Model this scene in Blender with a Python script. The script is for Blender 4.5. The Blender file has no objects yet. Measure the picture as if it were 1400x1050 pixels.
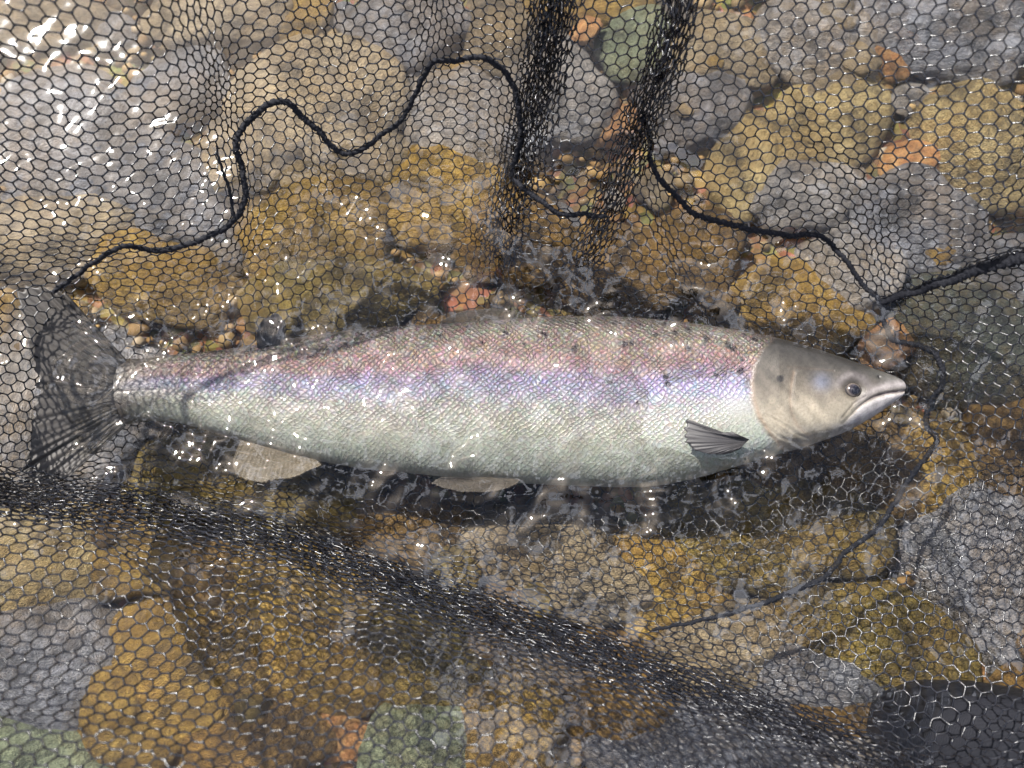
import bpy, bmesh, math
import numpy as np
from mathutils import Vector, Matrix, noise

sc = bpy.context.scene
col = sc.collection
rng = np.random.default_rng(7)

# ------------------------------------------------------------------ camera
TILT = math.radians(12.0)          # the photographer stands at the lower edge and looks almost straight down
DIST = 0.80                        # metres to the middle of the fish
FPX = 1217.0                       # focal length in photograph pixels (1400 wide)
CAM = np.array([0.0, -DIST * math.sin(TILT), DIST * math.cos(TILT)])
RIGHT = np.array([1.0, 0.0, 0.0])
UP = np.array([0.0, math.cos(TILT), math.sin(TILT)])
FWD = np.array([0.0, math.sin(TILT), -math.cos(TILT)])
cd = bpy.data.cameras.new('camera')
cam = bpy.data.objects.new('camera', cd)
col.objects.link(cam)
cd.sensor_fit = 'HORIZONTAL'
cd.sensor_width = 36.0
cd.lens = 36.0 * FPX / 1400.0
cd.clip_start = 0.01
cd.clip_end = 500.0
cd.dof.use_dof = True
cd.dof.focus_distance = 0.79
cd.dof.aperture_fstop = 5.6
cam.location = CAM
cam.rotation_euler = (TILT, 0, 0)
sc.camera = cam

# ------------------------------------------------------------------ sky, sun, exposure
SUN_EL, SUN_AZ = math.radians(51), math.radians(-43)     # azimuth from +Y (top of the picture) towards +X
world = bpy.data.worlds.new('World')
sc.world = world
world.use_nodes = True
wn = world.node_tree
sky = wn.nodes.new('ShaderNodeTexSky')
sky.sky_type = 'NISHITA'
sky.sun_disc = False
sky.sun_elevation = SUN_EL
sky.sun_rotation = SUN_AZ
sky.dust_density = 3.0
bg = wn.nodes['Background']
bg.inputs[1].default_value = 0.07
# broken cloud added all over the unseen sky, shaped for patchy reflections on water
tcw_ = wn.nodes.new('ShaderNodeTexCoord')
cn = wn.nodes.new('ShaderNodeTexNoise'); cn.noise_dimensions = '4D'; cn.inputs['W'].default_value = 1.3; cn.inputs['Scale'].default_value = 2.6; cn.inputs['Detail'].default_value = 6.0; cn.inputs['Roughness'].default_value = .58
wn.links.new(tcw_.outputs['Generated'], cn.inputs['Vector'])
cr = wn.nodes.new('ShaderNodeValToRGB'); cr.color_ramp.elements[0].position = .545; cr.color_ramp.elements[1].position = .575
wn.links.new(cn.outputs['Fac'], cr.inputs[0])
cmix = wn.nodes.new('ShaderNodeMix'); cmix.data_type = 'RGBA'
wn.links.new(cr.outputs[0], cmix.inputs[0]); wn.links.new(sky.outputs[0], cmix.inputs[6])
cmix.inputs[7].default_value = (20.0, 20.8, 23.8, 1)
wn.links.new(cmix.outputs[2], bg.inputs[0])
sl = bpy.data.lights.new('sun', 'SUN')
sl.energy = 5.0
sl.angle = math.radians(0.5)
sl.color = (1.0, 0.965, 0.91)
so = bpy.data.objects.new('sun', sl)
col.objects.link(so)
sdir = Vector((math.sin(SUN_AZ) * math.cos(SUN_EL), math.cos(SUN_AZ) * math.cos(SUN_EL), math.sin(SUN_EL)))
so.rotation_euler = sdir.to_track_quat('Z', 'Y').to_euler()
so.location = sdir * 20
sc.view_settings.view_transform = 'Standard'
sc.view_settings.look = 'None'
sc.view_settings.exposure = 1.25
sc.view_settings.gamma = 1.0
cy = sc.cycles
cy.use_denoising = True
cy.max_bounces = 6
cy.diffuse_bounces = 2
cy.glossy_bounces = 3
cy.transmission_bounces = 4
cy.transparent_max_bounces = 12
cy.caustics_reflective = False
cy.caustics_refractive = True
cy.sample_clamp_indirect = 3.0
cy.use_adaptive_sampling = True
cy.adaptive_threshold = 0.03


# ------------------------------------------------------------------ helpers
def unproject(px, py, z):
    """world point on the horizontal plane z that stands at photograph pixel (px, py)"""
    px = np.asarray(px, float); py = np.asarray(py, float); z = np.asarray(z, float)
    a = (px - 700.0) / FPX
    b = (525.0 - py) / FPX
    d = FWD + a[..., None] * RIGHT + b[..., None] * UP
    t = (z - CAM[2]) / d[..., 2]
    return CAM + d * t[..., None]


def smooth_curve(pts, n):
    """Catmull-Rom through 2D/3D points, resampled evenly"""
    P = np.asarray(pts, float)
    Q = np.vstack([2 * P[0] - P[1], P, 2 * P[-1] - P[-2]])
    out = []
    for i in range(1, len(Q) - 2):
        t = np.linspace(0, 1, 12, endpoint=False)[:, None]
        p0, p1, p2, p3 = Q[i - 1], Q[i], Q[i + 1], Q[i + 2]
        out.append(0.5 * (2 * p1 + (p2 - p0) * t + (2 * p0 - 5 * p1 + 4 * p2 - p3) * t ** 2 + (3 * p1 - p0 - 3 * p2 + p3) * t ** 3))
    C = np.vstack(out + [P[-1:]])
    s = np.r_[0, np.cumsum(np.linalg.norm(np.diff(C, axis=0), axis=1))]
    u = np.linspace(0, s[-1], n)
    return np.stack([np.interp(u, s, C[:, k]) for k in range(C.shape[1])], 1)


def dist_poly(X, Y, pts):
    """distance, signed side and tangent of the nearest segment of a 2D polyline"""
    best = np.full(X.shape, 1e9); sgn = np.zeros(X.shape); tx = np.zeros(X.shape); ty = np.zeros(X.shape); par = np.zeros(X.shape)
    P = np.asarray(pts, float)
    for i in range(len(P) - 1):
        ax, ay = P[i][:2]; bx, by = P[i + 1][:2]
        dx, dy = bx - ax, by - ay
        L2 = dx * dx + dy * dy + 1e-12
        t = np.clip(((X - ax) * dx + (Y - ay) * dy) / L2, 0, 1)
        d = np.hypot(X - ax - t * dx, Y - ay - t * dy)
        m = d < best
        best = np.where(m, d, best)
        L = math.sqrt(L2)
        sgn = np.where(m, np.sign((X - ax) * dy - (Y - ay) * dx), sgn)
        tx = np.where(m, dx / L, tx); ty = np.where(m, dy / L, ty)
        par = np.where(m, (i + t) / (len(P) - 1), par)
    return best, sgn, tx, ty, par


def mesh_obj(name, verts, faces, mat=None, parent=None, smooth=True):
    me = bpy.data.meshes.new(name)
    verts = np.asarray(verts, np.float32)
    faces = np.asarray(faces)
    if faces.ndim == 2:
        k = faces.shape[1]
        me.vertices.add(len(verts)); me.vertices.foreach_set('co', verts.ravel())
        me.loops.add(faces.size); me.loops.foreach_set('vertex_index', faces.astype(np.int32).ravel())
        me.polygons.add(len(faces)); me.polygons.foreach_set('loop_start', (np.arange(len(faces)) * k).astype(np.int32))
        me.update(calc_edges=True)
    else:
        me.from_pydata(verts.tolist(), [], [list(f) for f in faces])
    me.validate()
    if smooth:
        me.polygons.foreach_set('use_smooth', np.ones(len(me.polygons), bool))
    o = bpy.data.objects.new(name, me)
    col.objects.link(o)
    if mat: me.materials.append(mat)
    if parent: o.parent = parent
    return o


def tag(o, label=None, cat=None, group=None, kind=None):
    if label: o['label'] = label
    if cat: o['category'] = cat
    if group: o['group'] = group
    if kind: o['kind'] = kind
    return o


def empty(name, loc):
    o = bpy.data.objects.new(name, None)
    o.empty_display_size = 0.02
    o.location = loc
    col.objects.link(o)
    return o


def keep(o, parent):
    """parent without moving (parts are modelled in world coordinates)"""
    o.parent = parent
    o.matrix_parent_inverse = Matrix.Translation(-Vector(parent.location))
    return o


def tube(path, rad, sides=8, twist=0.0, ridge=0.0, nridge=3, flat=1.0):
    """swept tube along a 3D path; ridge gives a braided relief"""
    P = np.asarray(path, float); n = len(P)
    T = np.gradient(P, axis=0); T /= np.linalg.norm(T, axis=1)[:, None] + 1e-12
    ref = np.array([0, 0, 1.0])
    A = np.cross(T, ref); A /= np.linalg.norm(A, axis=1)[:, None] + 1e-9
    B = np.cross(A, T)
    rad = np.broadcast_to(np.asarray(rad, float), (n,))
    s = np.r_[0, np.cumsum(np.linalg.norm(np.diff(P, axis=0), axis=1))]
    ang = np.linspace(0, 2 * np.pi, sides, endpoint=False)
    V = []
    for i in range(n):
        r = rad[i] * (1 + ridge * np.sin(nridge * ang + twist * s[i]))
        V.append(P[i] + (r * np.cos(ang))[:, None] * A[i] + (r * np.sin(ang) * flat)[:, None] * B[i])
    V = np.vstack(V)
    i = np.arange(n - 1)[:, None] * sides; j = np.arange(sides)[None]
    jn = (j + 1) % sides
    F = np.stack([i + j, i + jn, i + sides + jn, i + sides + j], -1).reshape(-1, 4)
    return V, F


class M:
    """small node-material builder"""
    def __init__(s, name):
        s.m = bpy.data.materials.new(name); s.m.use_nodes = True
        s.t = s.m.node_tree; s.n = s.t.nodes; s.p = s.n['Principled BSDF']
    def add(s, t, **kw):
        x = s.n.new(t)
        for k, v in kw.items():
            if hasattr(x, k): setattr(x, k, v)
            else: x.inputs[k.replace('_', ' ')].default_value = v
        return x
    def ln(s, a, b): s.t.links.new(a, b)
    def math(s, op, a, b=None):
        x = s.n.new('ShaderNodeMath'); x.operation = op
        for i, v in enumerate((a, b)):
            if v is None: continue
            if isinstance(v, (int, float)): x.inputs[i].default_value = v
            else: s.ln(v, x.inputs[i])
        return x.outputs[0]
    def mix(s, f, a, b, blend='MIX'):
        x = s.n.new('ShaderNodeMix'); x.data_type = 'RGBA'; x.blend_type = blend
        for sock, v in ((x.inputs[0], f), (x.inputs[6], a), (x.inputs[7], b)):
            if isinstance(v, (int, float)): sock.default_value = v
            elif isinstance(v, tuple): sock.default_value = (*v, 1)
            else: s.ln(v, sock)
        return x.outputs[2]
    def ramp(s, f, stops):
        x = s.n.new('ShaderNodeValToRGB'); e = x.color_ramp.elements
        while len(e) < len(stops): e.new(0.5)
        for el, (p, c) in zip(e, stops):
            el.position = p; el.color = (*c, 1) if len(c) == 3 else c
        s.ln(f, x.inputs[0]); return x.outputs[0]
    def bump(s, h, strength, dist):
        x = s.n.new('ShaderNodeBump'); x.inputs['Strength'].default_value = strength; x.inputs['Distance'].default_value = dist
        s.ln(h, x.inputs['Height']); s.ln(x.outputs[0], s.p.inputs['Normal']); return x


# ------------------------------------------------------------------ materials of the stones
def stone_mat(name, c1, c2, c3, rough=0.75, algae=0.0):
    m = M(name)
    tc = m.add('ShaderNodeTexCoord'); oi = m.add('ShaderNodeObjectInfo')
    mp = m.add('ShaderNodeMapping'); m.ln(tc.outputs['Object'], mp.inputs['Vector'])
    off = m.add('ShaderNodeVectorMath', operation='SCALE'); off.inputs[0].default_value = (7, 3, 5); off.inputs['Scale'].default_value = 1
    m.ln(m.math('MULTIPLY', oi.outputs['Random'], 20.0), off.inputs['Scale']); m.ln(off.outputs[0], mp.inputs['Location'])
    n1 = m.add('ShaderNodeTexNoise', Scale=2.2, Detail=5.0, Roughness=0.6); m.ln(mp.outputs[0], n1.inputs['Vector'])
    n2 = m.add('ShaderNodeTexNoise', Scale=11.0, Detail=5.0, Roughness=0.7); m.ln(mp.outputs[0], n2.inputs['Vector'])
    n3 = m.add('ShaderNodeTexNoise', Scale=42.0, Detail=2.0, Roughness=0.6); m.ln(mp.outputs[0], n3.inputs['Vector'])
    c = m.mix(m.ramp(n1.outputs['Fac'], [(0.36, (0, 0, 0)), (0.62, (1, 1, 1))]), c1, c2)
    c = m.mix(m.ramp(n2.outputs['Fac'], [(0.48, (0, 0, 0)), (0.66, (1, 1, 1))]), c, c3)
    c = m.mix(m.ramp(n3.outputs['Fac'], [(0.55, (0, 0, 0)), (0.7, (.55, .55, .55))]), c, tuple(x * 0.35 for x in c1))
    gp = m.add('ShaderNodeNewGeometry')
    f1 = m.add('ShaderNodeTexNoise', Scale=8.0, Detail=7.0, Roughness=.65); m.ln(gp.outputs['Position'], f1.inputs['Vector'])
    f2 = m.add('ShaderNodeTexNoise', Scale=55.0, Detail=4.0, Roughness=.7); m.ln(gp.outputs['Position'], f2.inputs['Vector'])
    film = m.math('ADD', m.math('MULTIPLY', f1.outputs['Fac'], .65), m.math('MULTIPLY', f2.outputs['Fac'], .35))
    c = m.mix(m.ramp(film, [(.44, (0, 0, 0)), (.58, (algae,) * 3)]), c, m.mix(f2.outputs['Fac'], (.09, .05, .010), (.36, .215, .045)))
    hv = m.add('ShaderNodeHueSaturation'); m.ln(c, hv.inputs['Color'])
    f3 = m.add('ShaderNodeTexNoise', Scale=24.0, Detail=5.0, Roughness=.68, Distortion=.5); m.ln(gp.outputs['Position'], f3.inputs['Vector'])
    m.ln(m.math('MULTIPLY', m.math('ADD', m.math('MULTIPLY', oi.outputs['Random'], 0.45), 0.80), m.ramp(f3.outputs['Fac'], [(.36, (.28, .28, .28)), (.5, (.85, .85, .85)), (.64, (1.15, 1.15, 1.15))])), hv.inputs['Value'])
    m.ln(hv.outputs[0], m.p.inputs['Base Color'])
    m.p.inputs['Roughness'].default_value = rough
    m.bump(m.math('ADD', n2.outputs['Fac'], m.math('MULTIPLY', n3.outputs['Fac'], 0.5)), 0.8, 0.09)
    return m.m


STONE = {
    'golden': stone_mat('algae_golden_stone', (.33, .19, .03), (.54, .35, .07), (.14, .075, .013), algae=0.7),
    'brown':  stone_mat('algae_brown_stone', (.17, .09, .016), (.31, .175, .032), (.07, .038, .009), algae=0.6),
    'olive':  stone_mat('algae_olive_stone', (.18, .13, .02), (.31, .225, .042), (.08, .056, .012), algae=0.6),
    'grey':   stone_mat('grey_stone', (.28, .265, .26), (.37, .335, .305), (.15, .142, .145), algae=0.45),
    'slate':  stone_mat('slate_blue_stone', (.21, .218, .255), (.30, .305, .335), (.10, .105, .125), algae=0.4),
    'beige':  stone_mat('beige_stone', (.34, .27, .18), (.42, .33, .20), (.19, .15, .10), algae=0.5),
    'yellow': stone_mat('yellow_stone', (.42, .31, .13), (.52, .41, .20), (.27, .19, .075), algae=0.45),
    'orange': stone_mat('orange_stone', (.58, .25, .08), (.66, .38, .15), (.38, .16, .05), algae=0.25),
    'green':  stone_mat('green_stone', (.24, .28, .17), (.31, .35, .22), (.15, .18, .10), algae=0.3),
    'dark':   stone_mat('dark_green_stone', (.05, .058, .044), (.085, .095, .075), (.03, .034, .027), algae=0.4),
}

# ------------------------------------------------------------------ riverbed
BED = -0.150


def patch(n, m, x0, x1, y0, y1):
    X, Y = np.meshgrid(np.linspace(x0, x1, n), np.linspace(y0, y1, m))
    i = np.arange(n * m).reshape(m, n)
    return X, Y, np.stack([i[:-1, :-1], i[:-1, 1:], i[1:, 1:], i[1:, :-1]], -1).reshape(-1, 4)


def warp_axis(n, inner, outer):
    t = np.linspace(-1, 1, n)
    return np.sign(t) * np.where(np.abs(t) < 0.8, np.abs(t) / 0.8 * inner, inner + (outer - inner) * ((np.abs(t) - 0.8) / 0.2) ** 4)


ax = warp_axis(181, 1.2, 60.0)
X, Y = np.meshgrid(ax, ax)
Z = BED + 0.008 * np.sin(X * 9 + 1.3) * np.cos(Y * 11 + .4) + 0.005 * np.sin(X * 23 + Y * 17) + 0.004 * np.sin(X * 41 - Y * 37 + 1)
i = np.arange(181 * 181).reshape(181, 181)
mb = M('riverbed_silt')
tc = mb.add('ShaderNodeTexCoord')
n1 = mb.add('ShaderNodeTexNoise', Scale=6.0, Detail=6.0); mb.ln(tc.outputs['Object'], n1.inputs['Vector'])
v1 = mb.add('ShaderNodeTexVoronoi', Scale=75.0); mb.ln(tc.outputs['Object'], v1.inputs['Vector'])
cc = mb.ramp(n1.outputs['Fac'], [(0.3, (.07, .04, .012)), (0.5, (.17, .10, .03)), (0.7, (.26, .18, .07))])
cc = mb.mix(0.55, cc, mb.mix(1.0, cc, v1.outputs['Color'], 'MULTIPLY'))
mb.ln(cc, mb.p.inputs['Base Color']); mb.p.inputs['Roughness'].default_value = 0.85
mb.bump(v1.outputs['Distance'], 1.0, 0.006)
riverbed = mesh_obj('riverbed', np.stack([X, Y, Z], -1).reshape(-1, 3),
                    np.stack([i[:-1, :-1], i[:-1, 1:], i[1:, 1:], i[1:, :-1]], -1).reshape(-1, 4), mb.m)
tag(riverbed, 'brown silty riverbed under shallow clear water', kind='structure')


def stone_mesh(seed, sub=4):
    bm = bmesh.new()
    bmesh.ops.create_icosphere(bm, subdivisions=sub, radius=1.0)
    r = np.random.default_rng(seed)
    o = Vector(r.uniform(-50, 50, 3))
    ex = r.uniform(2.1, 3.2)
    cuts = [Vector(r.normal(size=3)).normalized() for _ in range(5)]
    for v in bm.verts:
        p = v.co.normalized()
        k = 1.0 / (abs(p.x) ** ex + abs(p.y) ** ex + abs(p.z) ** ex) ** (1 / ex)
        q = p * k
        for c in cuts:                                   # worn facets
            d = q.dot(c) - 0.86
            if d > 0: q = q - c * d * 0.75
        q = q * (1 + 0.20 * noise.noise(p * 1.3 + o) + 0.09 * noise.noise(p * 2.9 + o) + 0.035 * noise.noise(p * 7 + o))
        v.co = q
    me = bpy.data.meshes.new('stone')
    bm.to_mesh(me); bm.free()
    me.polygons.foreach_set('use_smooth', np.ones(len(me.polygons), bool))
    return me


SM = [stone_mesh(s) for s in range(10)]
SM_MAT = {}


def stone_obj(name, kind, idx):
    key = (kind, idx)
    if key not in SM_MAT:
        me = SM[idx].copy(); me.materials.clear(); me.materials.append(STONE[kind]); SM_MAT[key] = me
    o = bpy.data.objects.new(name, SM_MAT[key]); col.objects.link(o)
    return o


# stones that the photograph lets one pick out: px, py, width px, height px, turn deg, kind, label
NAMED = [
    (582, 1022, 150, 125, 20, 'green', 'rounded pale green stone beside the small orange stone under the netting'),
    (468, 1000, 74, 62, 10, 'orange', 'small bright orange stone beside the rounded green stone'),
    (40, 1022, 210, 120, -8, 'green', 'wide flat pale green stone below the grey slate stone'),
    (872, 68, 110, 96, 25, 'green', 'green stone between the two gathered folds of netting'),
    (832, 168, 84, 66, 15, 'orange', 'small warm orange stone next to the tightly gathered fold of netting'),
    (1018, 222, 96, 150, -15, 'yellow', 'tall yellow orange stone beyond the looping seam cord'),
    (1212, 84, 62, 60, 0, 'orange', 'small round pinkish orange stone between grey stones beyond the fish head'),
    (1256, 312, 190, 150, 10, 'slate', 'large pale blue grey stone above the wide black strap'),
    (1330, 455, 230, 170, -10, 'dark', 'dark mossy green boulder below the wide black strap'),
    (1352, 735, 60, 50, 0, 'orange', 'small orange stone lying on pale grey stones past the fish snout'),
    (90, 195, 300, 210, -12, 'slate', 'broad pale bluish stone beyond the tail and seam cord'),
    (745, 768, 250, 120, -8, 'beige', 'long pale beige stone lying below the belly of the fish'),
]
PLAIN = [  # greyer kinds partly stand for sky glare, put into the stone colour
    (60, 30, 230, 80, 0, 'beige'), (250, 120, 130, 90, 30, 'slate'), (420, 140, 270, 190, 20, 'beige'), (468, 82, 60, 60, 0, 'yellow'),
    (560, 40, 170, 120, 0, 'slate'), (625, 165, 160, 170, 10, 'grey'), (835, 12, 220, 60, 5, 'golden'), (760, 130, 150, 150, 0, 'grey'),
    (985, 75, 170, 110, -10, 'beige'), (950, 150, 150, 110, 25, 'slate'), (1130, 175, 190, 120, 30, 'yellow'), (1290, 50, 220, 130, -12, 'slate'),
    (1345, 190, 200, 210, 15, 'yellow'), (1245, 225, 90, 60, 0, 'orange'), (1105, 265, 160, 100, 20, 'grey'), (1120, 60, 190, 130, 0, 'grey'),
    (60, 330, 260, 110, 8, 'beige'), (230, 270, 200, 130, -20, 'slate'), (300, 20, 200, 110, 0, 'beige'), (690, 60, 110, 130, 0, 'beige'),
    (600, 262, 190, 150, 20, 'golden'), (430, 320, 200, 130, 10, 'golden'), (830, 370, 190, 120, 0, 'brown'), (950, 350, 140, 120, 0, 'brown'),
    (1085, 430, 190, 130, -10, 'golden'), (230, 380, 200, 110, -10, 'golden'), (480, 415, 220, 110, -5, 'olive'), (700, 330, 150, 120, 0, 'brown'),
    (560, 735, 170, 110, 0, 'brown'), (420, 690, 200, 100, 10, 'olive'), (900, 800, 190, 120, -20, 'golden'), (1010, 735, 200, 130, 0, 'olive'),
    (1180, 870, 260, 150, -10, 'olive'), (990, 890, 190, 110, 0, 'beige'), (1345, 770, 220, 250, 0, 'slate'), (1090, 935, 260, 120, -10, 'slate'),
    (950, 1010, 320, 150, -10, 'slate'), (820, 945, 170, 130, 15, 'brown'), (60, 765, 190, 150, 10, 'yellow'), (70, 905, 230, 150, -8, 'slate'),
    (270, 905, 290, 170, 15, 'golden'), (390, 815, 230, 120, -10, 'golden'), (170, 985, 150, 110, 0, 'golden'), (710, 990, 140, 150, 0, 'golden'),
    (345, 1010, 190, 120, 0, 'brown'), (600, 880, 200, 140, 0, 'olive'), (690, 860, 120, 100, 0, 'brown'), (460, 900, 130, 120, 0, 'golden'),
    (200, 760, 150, 100, 0, 'golden'), (1180, 640, 200, 130, 0, 'brown'), (1260, 640, 160, 120, 0, 'golden'), (1390, 620, 140, 120, 0, 'brown'),
    (1110, 720, 180, 120, 0, 'olive'), (300, 640, 220, 120, 0, 'olive'), (120, 560, 240, 200, 0, 'slate'), (20, 520, 120, 260, 0, 'grey'),
    (30, 660, 140, 90, 0, 'grey'), (1380, 380, 120, 100, 0, 'slate'), (330, 220, 120, 120, 0, 'beige'), (500, 220, 160, 110, 0, 'beige'),
]
BASE_MATS = ['golden', 'brown', 'olive', 'grey', 'slate', 'beige']
placed = []


def put_stone(o, px, py, w, h, turn, r):
    zc = BED + 0.012
    c = unproject(px, py, zc)
    mpp = (CAM[2] - zc) / FPX * 1.02
    o.scale = (w * mpp * 0.56, h * mpp * 0.58, min(w, h) * mpp * 0.36)
    top = min(w, h) * mpp * 0.36
    c[2] = min(zc, -0.108 - top * 0.9)
    o.location = c
    o.rotation_euler = (r.uniform(-.15, .15), r.uniform(-.15, .15), math.radians(turn))
    placed.append((c[0], c[1], 0.5 * (w + h) * mpp * 0.5))
    return o


r = np.random.default_rng(5)
for k, (px, py, w, h, a, kind, label) in enumerate(NAMED):
    o = put_stone(stone_obj('river_stone', kind, k % 10), px, py, w, h, a, r)
    tag(o, label, 'stone')
for k, (px, py, w, h, a, kind) in enumerate(PLAIN):
    o = put_stone(stone_obj('stone', kind, (k * 3) % 10), px, py, w, h, a, r)
    o.parent = riverbed
tries = 0
n_fill = 0
while n_fill < 160 and tries < 9000:
    tries += 1
    x, y = r.uniform(-.78, .78), r.uniform(-.6, .7)
    s = 10 ** r.uniform(-1.75, -1.15)
    if any((x - a) ** 2 + (y - b) ** 2 < (s * 0.65 + c * 0.62) ** 2 for a, b, c in placed): continue
    top = abs(y) > .2
    kind = r.choice(['grey', 'slate', 'beige', 'golden', 'yellow', 'orange'], p=[.3, .25, .2, .15, .06, .04]) if y > .15 else r.choice(['golden', 'brown', 'olive', 'grey', 'yellow', 'orange'], p=[.32, .28, .2, .12, .05, .03])  # greyer mix towards the top: some sky glare painted in as stone colour
    o = stone_obj('stone', kind, int(r.integers(10)))
    o.scale = (s * r.uniform(.85, 1.25), s * r.uniform(.75, 1.1), s * r.uniform(.45, .7))
    o.location = (x, y, BED + s * .18)
    o.rotation_euler = (r.uniform(-.3, .3), r.uniform(-.3, .3), r.uniform(0, 6.28))
    o.parent = riverbed
    placed.append((x, y, s)); n_fill += 1
for k in range(76):                                   # cobbles lodged on top where the larger stones meet
    x, y = r.uniform(-.62, .62), r.uniform(-.50, .60)
    s = 10 ** r.uniform(-2.0, -1.5)
    kind = r.choice(['grey', 'slate', 'beige', 'golden', 'yellow', 'orange'], p=[.28, .24, .2, .16, .08, .04]) if y > .15 else r.choice(['golden', 'brown', 'olive', 'grey', 'beige', 'orange'], p=[.30, .26, .2, .14, .07, .03])  # same split, part of the glare carried by the colours
    o = stone_obj('stone', kind, int(r.integers(10)))
    o.scale = (s * r.uniform(.9, 1.5), s * r.uniform(.75, 1.1), s * r.uniform(.4, .6))
    o.location = (x, y, -.113 - s * .25)
    o.rotation_euler = (r.uniform(-.2, .2), r.uniform(-.2, .2), r.uniform(0, 6.28))
    o.parent = riverbed
# gravel between the stones
V, F = [], []
gm = SM[3]
bmg = bmesh.new(); bmesh.ops.create_icosphere(bmg, subdivisions=1, radius=1.0)
gv = np.array([v.co for v in bmg.verts]); gf = np.array([[v.index for v in f.verts] for f in bmg.faces]); bmg.free()
NG = 9000
gx = r.uniform(-1.1, 1.1, NG); gy = r.uniform(-.85, .95, NG); gs = 10 ** r.uniform(-2.6, -1.95, NG)
for k in range(NG):
    V.append(gv * (1 + r.uniform(-.25, .25, (len(gv), 1))) * gs[k] * np.array([1.2, 1, .7]) + np.array([gx[k], gy[k], BED + .01 + r.uniform(-.006, .006)]))
    F.append(gf + k * len(gv))
mg = M('gravel')
geo = mg.add('ShaderNodeNewGeometry')
mg.ln(mg.ramp(geo.outputs['Random Per Island'], [(0, (.05, .028, .008)), (.3, (.18, .10, .026)), (.55, (.12, .085, .04)), (.75, (.27, .17, .055)), (.95, (.20, .18, .15)), (1, (.30, .2, .08))]), mg.p.inputs['Base Color'])
mg.p.inputs['Roughness'].default_value = .8
gravel = mesh_obj('gravel', np.vstack(V), np.vstack(F), mg.m)
tag(gravel, 'loose brown gravel between the riverbed stones', kind='stuff')

# ------------------------------------------------------------------ landing net: shape of the bag
# heights (cm above the water) of the netting at points of the photograph; the bag's floor lies under the fish
HZ = [
    (-250, -250, 30), (0, -200, 29), (350, -200, 27), (700, -200, 26), (1050, -200, 27), (1400, -200, 29), (1650, -250, 30),
    (0, 0, 27), (150, 0, 25), (300, 0, 20), (450, 0, 17), (600, 0, 16), (700, 0, 17), (820, 0, 19), (930, 0, 19), (1050, 0, 19), (1200, 0, 22), (1400, 0, 26),
    (0, 130, 21), (150, 130, 20), (250, 130, 16), (310, 160, 8), (400, 80, 12), (480, 110, 9), (540, 60, 12), (600, 130, 5), (660, 130, 5), (720, 130, 8), (800, 120, 13), (870, 130, 11),
    (950, 120, 12), (1050, 130, 13), (1200, 130, 17), (1350, 130, 20),
    (0, 250, 14), (150, 250, 13), (260, 240, 9), (335, 250, 4), (385, 170, 4), (470, 190, 4.5), (430, 250, 0), (520, 265, 0), (600, 205, 0), (680, 210, .5),
    (760, 220, 8), (830, 220, 6), (890, 210, 4), (950, 220, 7), (1050, 220, 8), (1150, 230, 10), (1300, 250, 14), (1400, 250, 16),
    (0, 340, 9), (120, 330, 7), (250, 320, 4.5), (320, 330, 1), (350, 340, -1), (700, 290, .5), (770, 300, 3), (840, 310, 0), (905, 290, 1), (980, 290, 3), (1060, 300, 3),
    (1120, 330, .5), (1180, 360, 1.5), (1250, 360, 6), (1330, 350, 9), (1400, 350, 11),
    (0, 400, 5), (70, 395, 2), (130, 375, 0), (200, 380, -2), (300, 400, -5), (500, 360, -6), (650, 330, -5), (690, 380, -4), (780, 380, -3), (900, 380, -3), (1000, 370, -1), (1090, 390, -2),
    (1200, 410, -.5), (1300, 430, 3), (1400, 450, 6), (1270, 490, -1), (1350, 530, 2), (1400, 560, 4), (1500, 500, 12),
    (-20, 520, 5), (30, 500, 2), (100, 500, -3.5), (30, 600, 2), (-20, 620, 5), (100, 620, -3), (200, 600, -8), (400, 540, -10.3), (700, 540, -10.4), (1000, 540, -8.5), (1150, 540, -6),
    (400, 460, -9.2), (700, 450, -9.5), (1000, 440, -7), (1200, 560, -5), (1265, 590, -2.5), (1330, 620, 0), (1400, 680, 5),
    (300, 650, -9), (600, 680, -9.5), (900, 690, -9), (1100, 680, -7), (1200, 700, -3), (1280, 720, -.5), (1350, 740, 3), (1400, 800, 8),
    (650, 740, -7), (800, 780, -6.5), (950, 770, -7), (1050, 800, -3.5), (1100, 850, -1), (1200, 820, 1), (1280, 850, 3), (1340, 880, 6), (1250, 930, 5), (1330, 960, 7), (1400, 930, 9),
    (900, 840, -4), (1000, 870, -1.5), (1100, 930, 2), (1200, 980, 5),
    (0, 655, 3.5), (150, 665, 1), (300, 690, -2), (450, 725, -3), (600, 780, -3), (750, 822, -2.5), (880, 870, -1.5), (1020, 925, 1), (1150, 980, 4), (1280, 1030, 7),
    (0, 715, 11), (120, 735, 10), (250, 765, 10), (400, 790, 11), (550, 850, 12.5), (700, 900, 14), (850, 955, 15), (1000, 1005, 16), (1120, 1050, 17), (1300, 1100, 18), (1400, 1050, 15),
    (0, 800, 15), (150, 830, 13.5), (300, 850, 12.5), (450, 880, 14), (600, 930, 17), (800, 1000, 19.5), (0, 920, 20), (200, 930, 17.5), (400, 970, 18.5), (600, 1030, 21), (900, 1060, 21),
    (0, 1050, 26), (200, 1050, 24), (400, 1060, 23), (750, 1080, 23), (1050, 1100, 22), (0, 1250, 30), (400, 1250, 29), (800, 1250, 29), (1200, 1250, 27), (1500, 1250, 26), (1600, 900, 20), (1600, 500, 20), (1600, 200, 24),
    (-200, 100, 27), (-200, 350, 20), (-200, 550, 18), (-200, 750, 21), (-200, 1000, 27),
]
HZ = np.array(HZ, float)


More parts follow.
